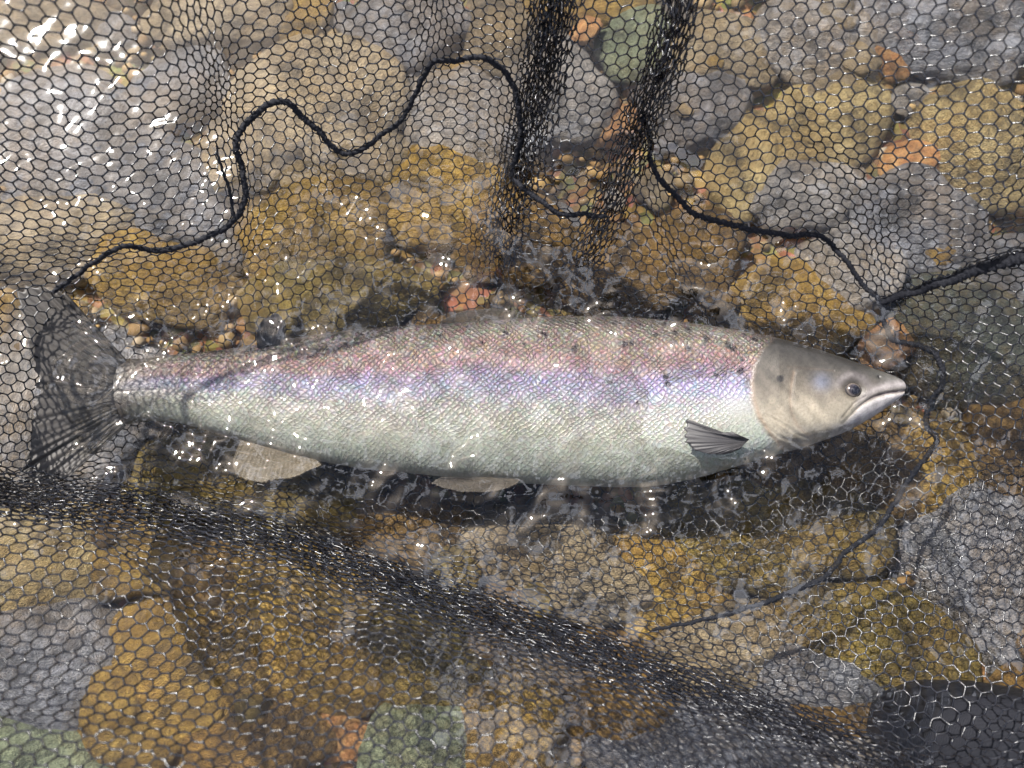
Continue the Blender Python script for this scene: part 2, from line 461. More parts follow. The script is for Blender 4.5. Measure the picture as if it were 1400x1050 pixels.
def rbf_fit(P, v, c=22.0):
    d = np.hypot(P[:, None, 0] - P[None, :, 0], P[:, None, 1] - P[None, :, 1])
    A = -np.sqrt(d * d + c * c)
    n = len(P)
    K = np.zeros((n + 3, n + 3)); K[:n, :n] = A - np.eye(n) * 4.0
    Q = np.c_[np.ones(n), P / 1000.0]
    K[:n, n:] = Q; K[n:, :n] = Q.T
    w = np.linalg.solve(K, np.r_[v, 0, 0, 0])
    return lambda X, Y: (sum(-w[i] * np.sqrt((X - P[i, 0]) ** 2 + (Y - P[i, 1]) ** 2 + c * c) for i in range(n)) + w[n] + w[n + 1] * X / 1000 + w[n + 2] * Y / 1000)


GX0, GY0, GS = -500.0, -500.0, 5.0
gxx, gyy = np.meshgrid(np.arange(GX0, 1905, GS), np.arange(GY0, 1555, GS))
H = rbf_fit(HZ[:, :2], HZ[:, 2])(gxx, gyy) * 0.01
H = np.minimum(H, 0.31)
# gathered folds: line, half width px, how much cloth is gathered, ridge height (m)
GATHER = [
    ([(775, -200), (765, -60), (748, 60), (728, 150), (715, 210), (700, 260), (680, 330)], 24, 22.0, .014),
    ([(975, -200), (945, -60), (915, 60), (880, 150), (853, 230), (818, 310), (795, 360)], 16, 32.0, .020),
    ([(285, 60), (298, 110), (308, 160), (322, 200), (335, 270), (332, 330)], 15, 12.0, .010),
    ([(235, -150), (250, -60), (262, 60), (290, 130)], 26, 3.0, .008),
    ([(605, -150), (597, -60), (592, 60), (575, 120), (545, 170), (530, 230)], 22, 6.0, -.008),
    ([(400, 130), (425, 190), (445, 250), (450, 310)], 16, 5.0, .006),
    ([(882, 165), (890, 230), (903, 300), (930, 380), (965, 430)], 9, 12.0, .006),
    ([(-40, 690), (60, 700), (120, 722), (180, 765), (240, 830), (280, 870)], 9, 10.0, .008),
    ([(-150, 640), (0, 672), (150, 690), (300, 716), (450, 760), (600, 818), (800, 890), (1000, 965), (1250, 1060)], 26, 13.0, .006),
    ([(1300, 800), (1322, 840), (1350, 880)], 12, 5.0, .004),
    ([(1345, 345), (1350, 310), (1385, 250), (1420, 200)], 10, 5.0, .006),
    ([(1060, 120), (1100, 190), (1150, 240)], 25, 1.6, -.008),
    ([(1180, 640), (1240, 605), (1290, 560), (1320, 520)], 14, 4.0, 0),
    ([(1205, 280), (1198, 340), (1210, 400)], 9, 7.0, .004),
    ([(680, 330), (690, 400), (700, 460)], 14, 5.0, 0),
    ([(430, -150), (440, -20), (470, 80), (490, 150)], 20, 2.0, .010),
    ([(1250, 640), (1300, 620), (1400, 640)], 12, 3.0, .004),
    ([(640, 900), (560, 880), (420, 850), (300, 800)], 16, 2.0, .008),
    ([(-100, 980), (150, 1000), (330, 1080)], 16, 1.5, .008),
]
KXX = np.zeros_like(H); KXY = np.zeros_like(H); KYY = np.zeros_like(H); GW = np.zeros_like(H); FW = np.zeros_like(H)
for pts, w, k, ridge in GATHER:
    d, sg, tx, ty, par = dist_poly(gxx, gyy, smooth_curve(pts, 24))
    g = np.exp(-(d / w) ** 2)
    KXX += k * g * ty * ty; KXY += -k * g * tx * ty; KYY += k * g * tx * tx
    GW += g * min(k / 12, 1.3); FW = np.maximum(FW, g * (k > 12.5))
    H += ridge * g
H = H + 0.0025 * np.sin(gxx / 37.0 + 1.1 * np.sin(gyy / 53.0)) * np.cos(gyy / 41.0 + gxx / 90.0)


def samp(G, px, py):
    x = np.clip((px - GX0) / GS, 0, G.shape[1] - 1.001); y = np.clip((py - GY0) / GS, 0, G.shape[0] - 1.001)
    i = x.astype(int); j = y.astype(int); fx = x - i; fy = y - j
    return (G[j, i] * (1 - fx) + G[j, i + 1] * fx) * (1 - fy) + (G[j + 1, i] * (1 - fx) + G[j + 1, i + 1] * fx) * fy


def net_z(px, py): return samp(H, px, py)
def net_pt(px, py, dz=0.0): return unproject(px, py, net_z(px, py) + dz)


# lay an (almost) unstretchable sheet on that shape: relax edge lengths
CELL = 0.0112                       # across the flats of one mesh
NU, NV = 132, 132
pu, pv = np.meshgrid(np.arange(NU), np.arange(NV))
PX = (pu - NU / 2) * 17.5 + 690.0
PY = (pv - NV / 2) * 15.0 + 540.0
PX = 690 + (PX - 690) * (1.0); PY = PY.astype(float)


def fair(A, st):
    B = A.copy()
    B[st:-st, :] += .03 * (A[:-2 * st, :] + A[2 * st:, :] - 2 * A[st:-st, :])
    B[:, st:-st] += .03 * (A[:, :-2 * st] + A[:, 2 * st:] - 2 * A[:, st:-st])
    return B


def relax(PX, PY, iters, step, rest):
    vx = np.zeros_like(PX); vy = np.zeros_like(PX)
    for it in range(iters):
        z = net_z(PX, PY)
        W = unproject(PX, PY, z)
        kxx, kxy, kyy = samp(KXX, PX, PY), samp(KXY, PX, PY), samp(KYY, PX, PY)
        sc_ = (CAM[2] - z) / FPX
        ax_ = np.zeros_like(PX); ay_ = np.zeros_like(PX); cnt = np.zeros_like(PX)
        for (dj, di, wgt, rl) in ((0, step, 1.0, 1.0), (step, 0, 1.0, 1.0), (step, step, .45, 2 ** .5), (step, -step, .45, 2 ** .5)):
            if di >= 0: a = (slice(0, NV - dj), slice(0, NU - di)); b = (slice(dj, NV), slice(di, NU))
            else: a = (slice(0, NV - dj), slice(-di, NU)); b = (slice(dj, NV), slice(0, NU + di))
            dx = PX[b] - PX[a]; dy = PY[b] - PY[a]
            l2 = ((W[b] - W[a]) ** 2).sum(-1)
            K = (.5 * (kxx[a] + kxx[b])) * dx * dx + (kxy[a] + kxy[b]) * dx * dy + (.5 * (kyy[a] + kyy[b])) * dy * dy
            s2 = (.5 * (sc_[a] + sc_[b])) ** 2
            l = np.sqrt(l2 + K * s2 * 1.0) + 1e-9
            f = np.clip(.5 * (1 - rest * step * rl / l), -.5, .3) * wgt
            ax_[a] += f * dx; ay_[a] += f * dy; cnt[a] += wgt
            ax_[b] -= f * dx; ay_[b] -= f * dy; cnt[b] += wgt
        vx = .82 * vx + ax_ / cnt; vy = .82 * vy + ay_ / cnt
        PX = PX + vx; PY = PY + vy
        if it % 3 == 0: PX = fair(PX, step); PY = fair(PY, step)
    return PX, PY


for st, n in ((16, 60), (8, 90), (4, 140), (2, 180), (1, 240)):
    PX, PY = relax(PX, PY, n, st, CELL)


def smooth2(A, n):
    for _ in range(n):
        B = A.copy()
        B[1:-1, 1:-1] = .5 * A[1:-1, 1:-1] + .125 * (A[:-2, 1:-1] + A[2:, 1:-1] + A[1:-1, :-2] + A[1:-1, 2:])
        A = B
    return A


PX = smooth2(PX, 2); PY = smooth2(PY, 2)


def lat(A, u, v):
    u = np.clip(u, 0, NU - 1.001); v = np.clip(v, 0, NV - 1.001)
    i = u.astype(int); j = v.astype(int); fx = u - i; fy = v - j
    return (A[j, i] * (1 - fx) + A[j, i + 1] * fx) * (1 - fy) + (A[j + 1, i] * (1 - fx) + A[j + 1, i + 1] * fx) * fy


# hexagon nodes in sheet coordinates (unit = one mesh across the flats), flat side up
side = 1 / math.sqrt(3)
nodes = {}; edges = set()
for c in range(int(NU / (1.5 * side))):
    for q in range(NV):
        cx, cyy = c * 1.5 * side + .6, q + (.5 if c % 2 else 0) + .6
        if cx > NU - 1.6 or cyy > NV - 1.6: continue
        ids = []
        for k in range(6):
            a = k * math.pi / 3
            key = (round((cx + side * math.cos(a)) * 1000), round((cyy + side * math.sin(a)) * 1000))
            key = (key[0] // 3, key[1] // 3) if False else key
            kk = None
            for ddx in (-1, 0, 1):
                for ddy in (-1, 0, 1):
                    if (key[0] + ddx, key[1] + ddy) in nodes: kk = (key[0] + ddx, key[1] + ddy)
            if kk is None: kk = key; nodes[kk] = len(nodes)
            ids.append(nodes[kk])
        for k in range(6):
            e = (ids[k], ids[(k + 1) % 6]); edges.add((min(e), max(e)))
UV = np.array(list(nodes.keys()), float) / 1000.0
UV += rng.normal(0, .03, UV.shape)
npx = lat(PX, UV[:, 0], UV[:, 1]); npy = lat(PY, UV[:, 0], UV[:, 1])
E = np.array(sorted(edges))


def rim_f(px, py): return (np.abs(px - 700) / 880.0) ** 4 + (np.abs(py - 520) / 690.0) ** 4


ok = rim_f(npx, npy) < 1.0
gw = samp(GW, npx, npy)
nz = net_z(npx, npy)
nz = nz + rng.normal(0, 1, len(nz)) * np.minimum(.0003 + .0026 * gw, .0036)
under = np.clip(-nz / .02, 0, 1)
NP = unproject(npx, npy, nz)
NP[:, :2] += rng.normal(0, 1, (len(NP), 2)) * (.0003 * under + .0005 * np.minimum(gw, 1))[:, None]
for lam_, a_, dx_ in ((.021, .6, 0), (.034, 2.1, 1), (.027, 1.2, 1), (.045, .2, 0)):                  # ripple refraction put into the shape: submerged netting wavers
    NP[:, dx_] += .0011 * under * np.sin(2 * np.pi * (NP[:, 0] * math.cos(a_) + NP[:, 1] * math.sin(a_)) / lam_ + 3 * np.sin(NP[:, 0] * 19))
E = E[ok[E[:, 0]] & ok[E[:, 1]]]
fold = samp(FW, npx, npy) > .28
ef = E[fold[E[:, 0]] & fold[E[:, 1]] & (nz[E[:, 0]] > -.03)]
NP0 = NP.copy()
for (sx_, sy_, dz_) in ((.0050, -.0060, -.012), (-.0050, .0040, -.024)):
    NP2 = NP0 + np.array([sx_, sy_, dz_]) + rng.normal(0, 1, NP0.shape) * np.array([.0006, .0006, .0016])
    E = np.vstack([E, ef + len(NP)]); NP = np.vstack([NP, NP2])
# every strand: five-sided, thicker at the knots, slightly bowed
SIDES = 5
A3, B3 = NP[E[:, 0]], NP[E[:, 1]]
T = B3 - A3; L = np.linalg.norm(T, axis=1, keepdims=True); T = T / (L + 1e-9)
ref = np.tile(np.array([.13, .21, .97]), (len(E), 1))
S1 = np.cross(T, ref); S1 /= np.linalg.norm(S1, axis=1, keepdims=True) + 1e-9
S2 = np.cross(S1, T)
bow = S1 * rng.normal(0, .0004, (len(E), 1)) + S2 * rng.normal(0, .0004, (len(E), 1))
rings = [(-.05, 1.3, 0), (.28, .88, .8), (.72, .88, .8), (1.05, 1.3, 0)]
ang = np.linspace(0, 2 * np.pi, SIDES, endpoint=False)
RAD = 0.00070 * rng.uniform(.9, 1.1, (len(E), 1))
VV = np.empty((len(E), len(rings), SIDES, 3))
for ri, (t, rm, bw) in enumerate(rings):
    ctr = A3 + (B3 - A3) * t + bow * bw
    for si in range(SIDES):
        VV[:, ri, si] = ctr + (S1 * math.cos(ang[si]) + S2 * math.sin(ang[si])) * RAD * rm
ne = len(E)
base = (np.arange(ne) * len(rings) * SIDES)[:, None, None]
rr = (np.arange(len(rings) - 1) * SIDES)[None, :, None]
ss = np.arange(SIDES)[None, None, :]; sn = (ss + 1) % SIDES
FF = np.stack([base + rr + ss, base + rr + sn, base + rr + SIDES + sn, base + rr + SIDES + ss], -1).reshape(-1, 4)

mn = M('rubber_coated_netting')
tcn = mn.add('ShaderNodeTexCoord'); nn = mn.add('ShaderNodeTexNoise', Scale=900.0, Detail=2.0); mn.ln(tcn.outputs['Object'], nn.inputs['Vector'])
mn.p.inputs['Base Color'].default_value = (.006, .0065, .010, 1)
mn.p.inputs['Roughness'].default_value = .24
mn.p.inputs['Specular IOR Level'].default_value = .65
mn.bump(nn.outputs['Fac'], .35, .0006)
net = empty('landing_net', (0, 0, -.1))
tag(net, 'black rubber mesh landing net with a dark seam cord cradling the salmon', 'net')
netting = keep(mesh_obj('netting', VV.reshape(-1, 3), FF, mn.m), net)
tag(netting, 'black hexagonal rubber mesh gathered into folds', kind='stuff')

# seam cord round the floor of the bag, the wide strap and the hoop
mc = M('braided_cord')
mc.p.inputs['Base Color'].default_value = (.006, .0065, .010, 1); mc.p.inputs['Roughness'].default_value = .7; mc.p.inputs['Specular IOR Level'].default_value = .2
tcc = mc.add('ShaderNodeTexCoord'); nc = mc.add('ShaderNodeTexNoise', Scale=1200.0, Detail=2.0); mc.ln(tcc.outputs['Object'], nc.inputs['Vector'])
mc.bump(nc.outputs['Fac'], .8, .001)


def cord(name, pts, rad, dz=.001, n=260, jit=1.2, flat=1.0):
    C = smooth_curve(pts, n)
    C = C + np.stack([np.convolve(rng.normal(0, jit, n + 8), np.ones(9) / 3, 'valid') for _ in range(2)], 1)
    P = net_pt(C[:, 0], C[:, 1], dz)
    Z = P[:, 2]
    for k in range(3): P[:, k] = np.convolve(np.pad(P[:, k], 4, 'edge'), np.ones(9) / 9, 'valid')
    r_ = np.interp(np.linspace(0, 1, n), np.linspace(0, 1, len(rad)), rad) * (1 + .12 * np.sin(np.arange(n) * 1.9))
    v, f = tube(P, r_, 10, twist=900, ridge=.24, nridge=3, flat=flat)
    return keep(mesh_obj(name, v, f, mc.m), net)


cord('seam_cord', [(70, 402), (110, 372), (165, 337), (215, 343), (265, 330), (310, 310), (334, 275), (330, 230), (322, 192), (350, 155), (388, 139), (420, 165), (470, 210), (510, 192), (550, 162), (572, 118), (592, 86), (625, 82), (660, 79), (692, 100), (708, 140), (712, 190), (703, 240), (730, 268), (765, 291), (800, 293), (830, 297)], [.0019, .0025, .0028, .0021, .0026, .0020], n=900, jit=.8)
cord('seam_cord', [(878, 160), (888, 185), (892, 228), (925, 270), (960, 296), (1020, 312), (1075, 322), (1120, 322), (1152, 350), (1180, 390), (1204, 411), (1208, 440), (1222, 466), (1255, 472), (1280, 486), (1290, 520), (1270, 555), (1268, 585), (1282, 602), (1250, 645), (1222, 690), (1200, 722), (1160, 752), (1128, 788), (1090, 806), (1020, 832), (950, 850), (890, 862)], [.0020, .0027, .0022, .0026, .0021, .0024, .0013], n=900, jit=.8)
cord('seam_cord', [(296, 196), (300, 225), (312, 255), (322, 300)], [.0008, .0014, .0012], n=60)
cord('strap', [(1200, 413), (1250, 398), (1310, 378), (1360, 362), (1420, 345), (1530, 320)], [.0034, .0050, .0062, .0062], n=160, flat=.45)
a = np.linspace(0, 2 * np.pi, 161)
rp = np.stack([700 + 880 * np.sign(np.cos(a)) * np.abs(np.cos(a)) ** .5, 520 + 690 * np.sign(np.sin(a)) * np.abs(np.sin(a)) ** .5], 1)
rp = np.vstack([rp[-9:-1], rp, rp[1:9]])
zr = net_z(rp[:, 0], rp[:, 1]); zr = np.convolve(np.pad(zr, 8, 'edge'), np.ones(17) / 17, 'valid')
RP = unproject(rp[:, 0], rp[:, 1], zr)[8:-8]
mr = M('hoop_metal'); mr.p.inputs['Base Color'].default_value = (.05, .05, .055, 1); mr.p.inputs['Metallic'].default_value = .8; mr.p.inputs['Roughness'].default_value = .4
v, f = tube(RP, .0025, 10)
keep(mesh_obj('rim_cord', v, f, mr.m), net)

# ------------------------------------------------------------------ salmon
FT = np.array([(96, 478), (130, 489), (160, 491), (200, 490), (250, 484), (300, 479), (350, 472), (400, 463), (450, 456), (500, 450), (560, 446), (620, 442), (700, 436), (780, 433), (850, 434), (920, 440), (980, 448), (1030, 457), (1060, 463), (1100, 474), (1150, 490), (1190, 504), (1220, 514), (1234, 521), (1238, 530)], float)
FB = np.array([(96, 596), (130, 589), (160, 583), (200, 576), (230, 576), (260, 582), (300, 593), (350, 607), (400, 622), (450, 633), (500, 641), (560, 647), (620, 653), (700, 660), (780, 664), (850, 666), (900, 664), (950, 654), (1000, 640), (1050, 625), (1100, 611), (1150, 593), (1190, 572), (1220, 552), (1234, 541), (1238, 532)], float)
NS, NTOP, NBOT = 760, 170, 44
u = np.linspace(0, 1, NS); xs = 96 + (1238 - 96) * (1 - (1 - u) ** 1.12)
fs = smooth_curve(FT, 500); ft = np.interp(xs, fs[:, 0], fs[:, 1])
fs = smooth_curve(FB, 500); fb = np.interp(xs, fs[:, 0], fs[:, 1])
THK = np.interp(xs, [96, 130, 180, 260, 400, 600, 800, 950, 1050, 1120, 1180, 1220, 1234, 1238], [.003, .009, .015, .021, .032, .043, .046, .043, .036, .030, .021, .011, .005, .001])
TOPZ = np.interp(xs, [96, 160, 300, 500, 800, 950, 1050, 1150, 1238], [-.016, -.014, -.009, -.007, -.0050, .0045, .011, .012, .006])
ZC = TOPZ - THK
FEX = np.interp(xs, [96, 400, 900, 1050, 1238], [2.4, 2.8, 3.0, 3.4, 3.4])
ths = np.concatenate([np.linspace(0, np.pi, NTOP, endpoint=False), np.linspace(np.pi, 2 * np.pi, NBOT, endpoint=False)])
# even steps across the picture on the upper side
tt = np.concatenate([np.cos(np.linspace(0, np.pi, NTOP, endpoint=False)), np.cos(np.linspace(np.pi, 2 * np.pi, NBOT, endpoint=False))])
sgnz = np.concatenate([np.ones(NTOP), -np.ones(NBOT)])
pyc = .5 * (ft + fb); hh = .5 * (fb - ft)
PXB = np.repeat(xs[:, None], len(tt), 1)
PYB = pyc[:, None] - hh[:, None] * tt[None]
ZB = ZC[:, None] + THK[:, None] * sgnz[None] * (1 - np.abs(tt[None]) ** FEX[:, None]) ** .6
PS = unproject(PXB, PYB, np.repeat(ZC[:, None], len(tt), 1))           # outline stands at mid height
W = PS.copy(); W[..., 2] = ZB
upper = np.repeat(sgnz[None] > 0, NS, 0)
ux, uy = PXB, PYB                                                        # drawing coordinates on the flank


def ln_d(pts, n=40): return dist_poly(ux, uy, smooth_curve(pts, n))


GILL = [(1066, 462), (1046, 474), (1028, 490), (1014, 512), (1009, 535), (1011, 556), (1020, 580), (1036, 600), (1060, 617), (1085, 622)]
dg_, sg_, _, _, _ = ln_d(GILL)
inhead = np.clip(np.where(sg_ > 0, 1, -1) * dg_ / 3.0 * -1, -1, 1)
# side of the gill line: the snout side is the head
gx_at = np.interp(uy, [p[1] for p in smooth_curve(GILL, 60)][0:60], [p[0] for p in smooth_curve(GILL, 60)])
gl = np.interp(uy, [455, 462, 474, 490, 512, 535, 556, 580, 600, 617, 624, 632], [1075, 1066, 1046, 1028, 1014, 1009, 1011, 1020, 1036, 1060, 1090, 1125])
headm = 1 / (1 + np.exp(-np.clip((ux - gl) / 1.6, -40, 40)))
disp = np.zeros_like(ZB)
disp += .0011 * headm * np.exp(-np.maximum(ux - gl, 0) / 40.0)
d, *_ = ln_d([(1030, 486), (1014, 512), (1009, 535), (1011, 556), (1020, 580), (1036, 600), (1060, 617)]); disp -= .0012 * np.exp(-(np.maximum(gl - ux, 0) / 4) ** 2) * (1 - headm)
PRE = [(1070, 520), (1066, 540), (1065, 560), (1070, 580), (1085, 596), (1110, 603), (1140, 602)]
dpre, *_ = ln_d(PRE); disp -= .0003 * np.exp(-(dpre / 3.0) ** 2)
disp += .0001 * np.exp(-((dpre - 6) / 5) ** 2)
MOUTH = [(1240, 534), (1222, 538), (1202, 542), (1182, 549), (1166, 559), (1152, 572), (1142, 583)]
dm, *_ = ln_d(MOUTH); mf = np.clip((ux - 1138) / 55, .12, 1); disp -= .0026 * mf * np.exp(-(dm / 2.0) ** 2) * upper; disp += .0008 * mf * np.exp(-((dm - 7) / 4) ** 2)
MAX = [(1170, 548), (1156, 556), (1147, 566), (1138, 577)]
dmx, *_ = ln_d(MAX); disp -= .0005 * np.exp(-(dmx / 1.6) ** 2)
BR = [[(1032, 590), (1055, 604), (1085, 608), (1110, 606)], [(1040, 602), (1065, 613), (1090, 615), (1115, 611)], [(1055, 613), (1080, 620), (1105, 619)], [(1030, 576), (1055, 588), (1080, 600), (1100, 604)]]
dbr = np.full_like(ux, 1e9)
for b in BR: dbr = np.minimum(dbr, ln_d(b)[0])
disp -= .0006 * np.exp(-(dbr / 1.6) ** 2); disp += .0004 * np.exp(-((dbr - 3.5) / 2) ** 2)
EX, EY = 1153.0, 540.0
de = np.hypot((ux - EX) / 1.15, uy - EY)
disp -= .0035 * np.exp(-(de / 11) ** 2) * upper; disp += .0004 * np.exp(-((de - 17) / 5) ** 2) * upper
HEADLINE = [(1062, 513), (1090, 514), (1125, 516)]
dhl, *_ = ln_d(HEADLINE); disp -= .0004 * np.exp(-(dhl / 1.4) ** 2)
NOSE = (1192, 521); dn = np.hypot(ux - NOSE[0], uy - NOSE[1]); disp -= .0014 * np.exp(-(dn / 3) ** 2) * upper
LAT = [(140, 540), (300, 536), (500, 530), (700, 525), (850, 524), (1010, 522)]
dlat, *_ = ln_d(LAT); disp -= .0003 * np.exp(-(dlat / 1.5) ** 2) * (1 - headm)
disp += .0012 * (np.sin(ux / 34 + uy / 60) * np.sin(uy / 27 + 1) * .4) * (1 - headm)
edge = np.clip((1 - np.abs(tt[None])) / .10, 0, 1)
W[..., 2] += disp * edge * sgnz[None]

# colours of the skin (its own pigment), by place on the flank
TN = (uy - ft[:, None]) / (fb - ft)[:, None]


def srgb(r_, g_, b_):
    c = np.array([r_, g_, b_]) / 255.0
    return np.where(c <= .04045, c / 12.92, ((c + .055) / 1.055) ** 2.4)


STOPS = [(0, (96, 92, 86)), (.05, (132, 125, 116)), (.12, (160, 149, 136)), (.20, (182, 160, 152)), (.30, (190, 160, 162)), (.37, (174, 166, 196)), (.46, (182, 181, 208)), (.54, (184, 184, 184)), (.66, (182, 183, 172)), (.80, (184, 190, 178)), (.92, (192, 200, 190)), (1, (196, 196, 188))]
st_t = [s[0] for s in STOPS]; st_c = np.array([srgb(*s[1]) for s in STOPS])
wob = .02 * np.sin(ux / 47) + .015 * np.sin(ux / 23 + uy / 30) + .02 * rng.normal(size=1)
body_c = np.stack([np.interp(TN + wob, st_t, st_c[:, k]) for k in range(3)], -1)
# towards the tail the skin is greyer
tailf = (np.clip((275 - ux) / 105 + .10 * np.sin(uy / 9.0) * np.sin(uy / 4.1 + 1), 0, 1) ** 1.4)[..., None]
body_c = body_c * (1 - tailf) + tailf * srgb(84, 78, 73)
scale_s = np.interp(TN, [0, .12, .3, .5, .62, .8, 1], [1.0, 1.0, .95, .75, .45, .24, .14]) * np.clip((ux - 165) / 110, 0.12, 1)
# black crosses and dots on the upper flank
SPOTS = [(582, 474, 4), (692, 468, 4), (743, 471, 5), (782, 491, 5), (829, 467, 5), (838, 450, 5), (847, 485, 4), (856, 485, 4), (827, 536, 4), (900, 529, 3.4), (901, 538, 3.8), (888, 470, 3.5), (916, 467, 3.5), (933, 461, 3.5), (955, 475, 5), (984, 485, 4.5), (989, 489, 4.5), (998, 520, 5), (966, 526, 3), (1022, 473, 4), (872, 455, 3.5), (604, 470, 3), (786, 451, 3), (863, 563, 2.5), (716, 484, 2.5), (1000, 505, 3), (930, 490, 3), (640, 455, 3), (720, 452, 3), (660, 482, 2.4), (535, 468, 3), (480, 480, 3), (470, 474, 2.6), (905, 450, 3), (965, 455, 3.2), (1010, 466, 3.4)]
sp = np.zeros_like(ux)
rs = np.random.default_rng(11)
for (sx_, sy_, s_) in SPOTS:
    for _ in range(3):
        a_ = rs.uniform(0, np.pi); l_ = 1.25 * s_ * rs.uniform(.6, 1.0); w_ = 1.25 * s_ * rs.uniform(.42, .6)
        ox, oy = rs.normal(0, s_ * .25, 2)
        p_ = (ux - sx_ - ox) * np.cos(a_) + (uy - sy_ - oy) * np.sin(a_); q_ = -(ux - sx_ - ox) * np.sin(a_) + (uy - sy_ - oy) * np.cos(a_)
        sp = np.maximum(sp, np.clip(1.6 - (p_ / l_) ** 2 - (q_ / w_) ** 2, 0, 1))
body_c = body_c * (1 - sp[..., None] * .93) + sp[..., None] * .93 * srgb(30, 28, 40)
# head
HT = (uy - ft[:, None]) / (fb - ft)[:, None]
hs_t = [0, .10, .25, .40, .52, .64, .80, 1]
hs_c = np.array([srgb(*c) for c in [(46, 45, 44), (58, 56, 54), (80, 76, 70), (108, 100, 89), (150, 140, 124), (176, 166, 148), (192, 182, 162), (204, 198, 188)]])
head_c = np.stack([np.interp(HT, hs_t, hs_c[:, k]) for k in range(3)], -1)


def blend(c, m, rgb): return c * (1 - m[..., None]) + m[..., None] * srgb(*rgb)


head_c = blend(head_c, .55 * np.exp(-(np.maximum(gl + 22 - ux, 0) / 26) ** 2 * 0 - ((ux - gl - 18) / 26) ** 2 - ((uy - 535) / 34) ** 2), (112, 104, 94))
snout = np.clip((ux - 1165) / 40, 0, 1) * np.clip((538 - uy) / 14, 0, 1)
head_c = blend(head_c, snout * .6, (120, 118, 112))
mline = np.interp(ux, [1142, 1152, 1166, 1182, 1202, 1222, 1240], [583, 572, 559, 549, 542, 538, 534])
jaw = np.clip((uy - mline) / 5, 0, 1) * np.clip((ux - 1120) / 40, 0, 1)
head_c = blend(head_c, jaw * .9, (226, 220, 220))
lip = np.exp(-((uy - mline + 9) / 6.5) ** 2) * np.clip((ux - 1150) / 14, 0, 1)
head_c = blend(head_c, lip * .75, (196, 188, 188))
head_c = blend(head_c, .55 * np.exp(-(np.hypot(ux - 1108, (uy - 533) * 1.1) / 13) ** 2), (140, 150, 178))
head_c = blend(head_c, .6 * np.exp(-((de - 19) / 6) ** 2) * np.clip((EY + 4 - uy) / 10, 0, 1), (160, 152, 152))
head_c = blend(head_c, .4 * np.exp(-(dpre / 2.4) ** 2), (176, 152, 130))
head_c = blend(head_c, .5 * np.exp(-((dbr - 3.0) / 1.8) ** 2), (190, 180, 160))
head_c = blend(head_c, .45 * np.exp(-(dmx / 1.4) ** 2), (70, 62, 58))
head_c = blend(head_c, .75 * mf * np.exp(-(dm / 1.8) ** 2), (110, 98, 112))
head_c = blend(head_c, .5 * np.exp(-(dhl / 1.6) ** 2), (104, 92, 80))
head_c = blend(head_c, .7 * np.exp(-((ux - gl - 3) / 3.5) ** 2) * np.clip((uy - 505) / 20, 0, 1), (168, 142, 118))
head_c = blend(head_c, np.clip(1.5 - (np.hypot(ux - 1051, (uy - 529) * 1.1) / 5.2) ** 2, 0, 1), (28, 26, 28))
head_c = blend(head_c, np.clip(1.3 - (np.hypot((ux - 1056) / 1.3, uy - 491) / 3.4) ** 2, 0, 1) * .9, (60, 56, 54))
head_c = blend(head_c, np.clip(1.3 - (np.hypot(ux - 1030, uy - 482) / 4) ** 2, 0, 1) * .5, (60, 56, 54))
head_c = blend(head_c, .75 * np.exp(-(de / 15) ** 2), (52, 47, 44))
head_c = blend(head_c, .85 * np.exp(-(dn / 2.6) ** 2), (34, 30, 30))
for q1, q2, qa, rgb_ in [((1030, 505), (1060, 545), .35, (84, 78, 70)), ((1085, 560), (1120, 590), .4, (214, 200, 176)), ((1040, 560), (1058, 592), .4, (206, 192, 168)), ((1075, 495), (1110, 500), .35, (66, 62, 58)), ((1095, 548), (1125, 552), .3, (120, 104, 92))]:
    dq, *_ = dist_poly(ux, uy, [q1, q2]); head_c = blend(head_c, qa * np.exp(-(dq / 9) ** 2) * (.7 + .3 * np.sin(ux / 3.1 + uy / 4.7)), rgb_)
rs = np.random.default_rng(3)
mott = sum(np.sin(ux * rs.uniform(.05, .35) + uy * rs.uniform(-.35, .35) + rs.uniform(0, 6)) for _ in range(10)) / 10
mot2 = sum(np.sin(ux * rs.uniform(.2, .9) + uy * rs.uniform(-.9, .9) + rs.uniform(0, 6) + 2 * mott) for _ in range(14)) / 14
head_c = head_c * (1 + .5 * mott[..., None] + .45 * mot2[..., None] * np.clip((560 - uy) / 60, .25, 1)[..., None])
C = body_c * (1 - headm[..., None]) + head_c * headm[..., None]
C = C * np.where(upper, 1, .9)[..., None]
scale_s = scale_s * (1 - headm)
bare = np.exp(-((ux - 1000) / 34) ** 2 - ((uy - 572) / 26) ** 2)          # smooth skin behind the gill cover
scale_s *= 1 - .85 * bare
CA = np.concatenate([np.clip(C * (.46 - .05 * headm[..., None]), 0, 1), np.clip(scale_s, 0, 1)[..., None]], -1)

nT = len(tt)
I = np.arange(NS * nT).reshape(NS, nT); J = np.roll(I, -1, axis=1)
FQ = np.stack([I[:-1], J[:-1], J[1:], I[1:]], -1).reshape(-1, 4)[:, ::-1]
ms = M('salmon_skin')
at = ms.add('ShaderNodeVertexColor', layer_name='Col')
uvn = ms.add('ShaderNodeUVMap', uv_map='UVMap')
wn1 = ms.add('ShaderNodeTexNoise', Scale=4.0, Detail=2.0); ms.ln(uvn.outputs[0], wn1.inputs['Vector'])
wv = ms.add('ShaderNodeVectorMath', operation='SUBTRACT'); ms.ln(wn1.outputs['Color'], wv.inputs[0]); wv.inputs[1].default_value = (.5, .5, .5)
ws = ms.add('ShaderNodeVectorMath', operation='SCALE'); ms.ln(wv.outputs[0], ws.inputs[0]); ws.inputs['Scale'].default_value = .17  # scale pattern warped to imitate refraction by the ripples
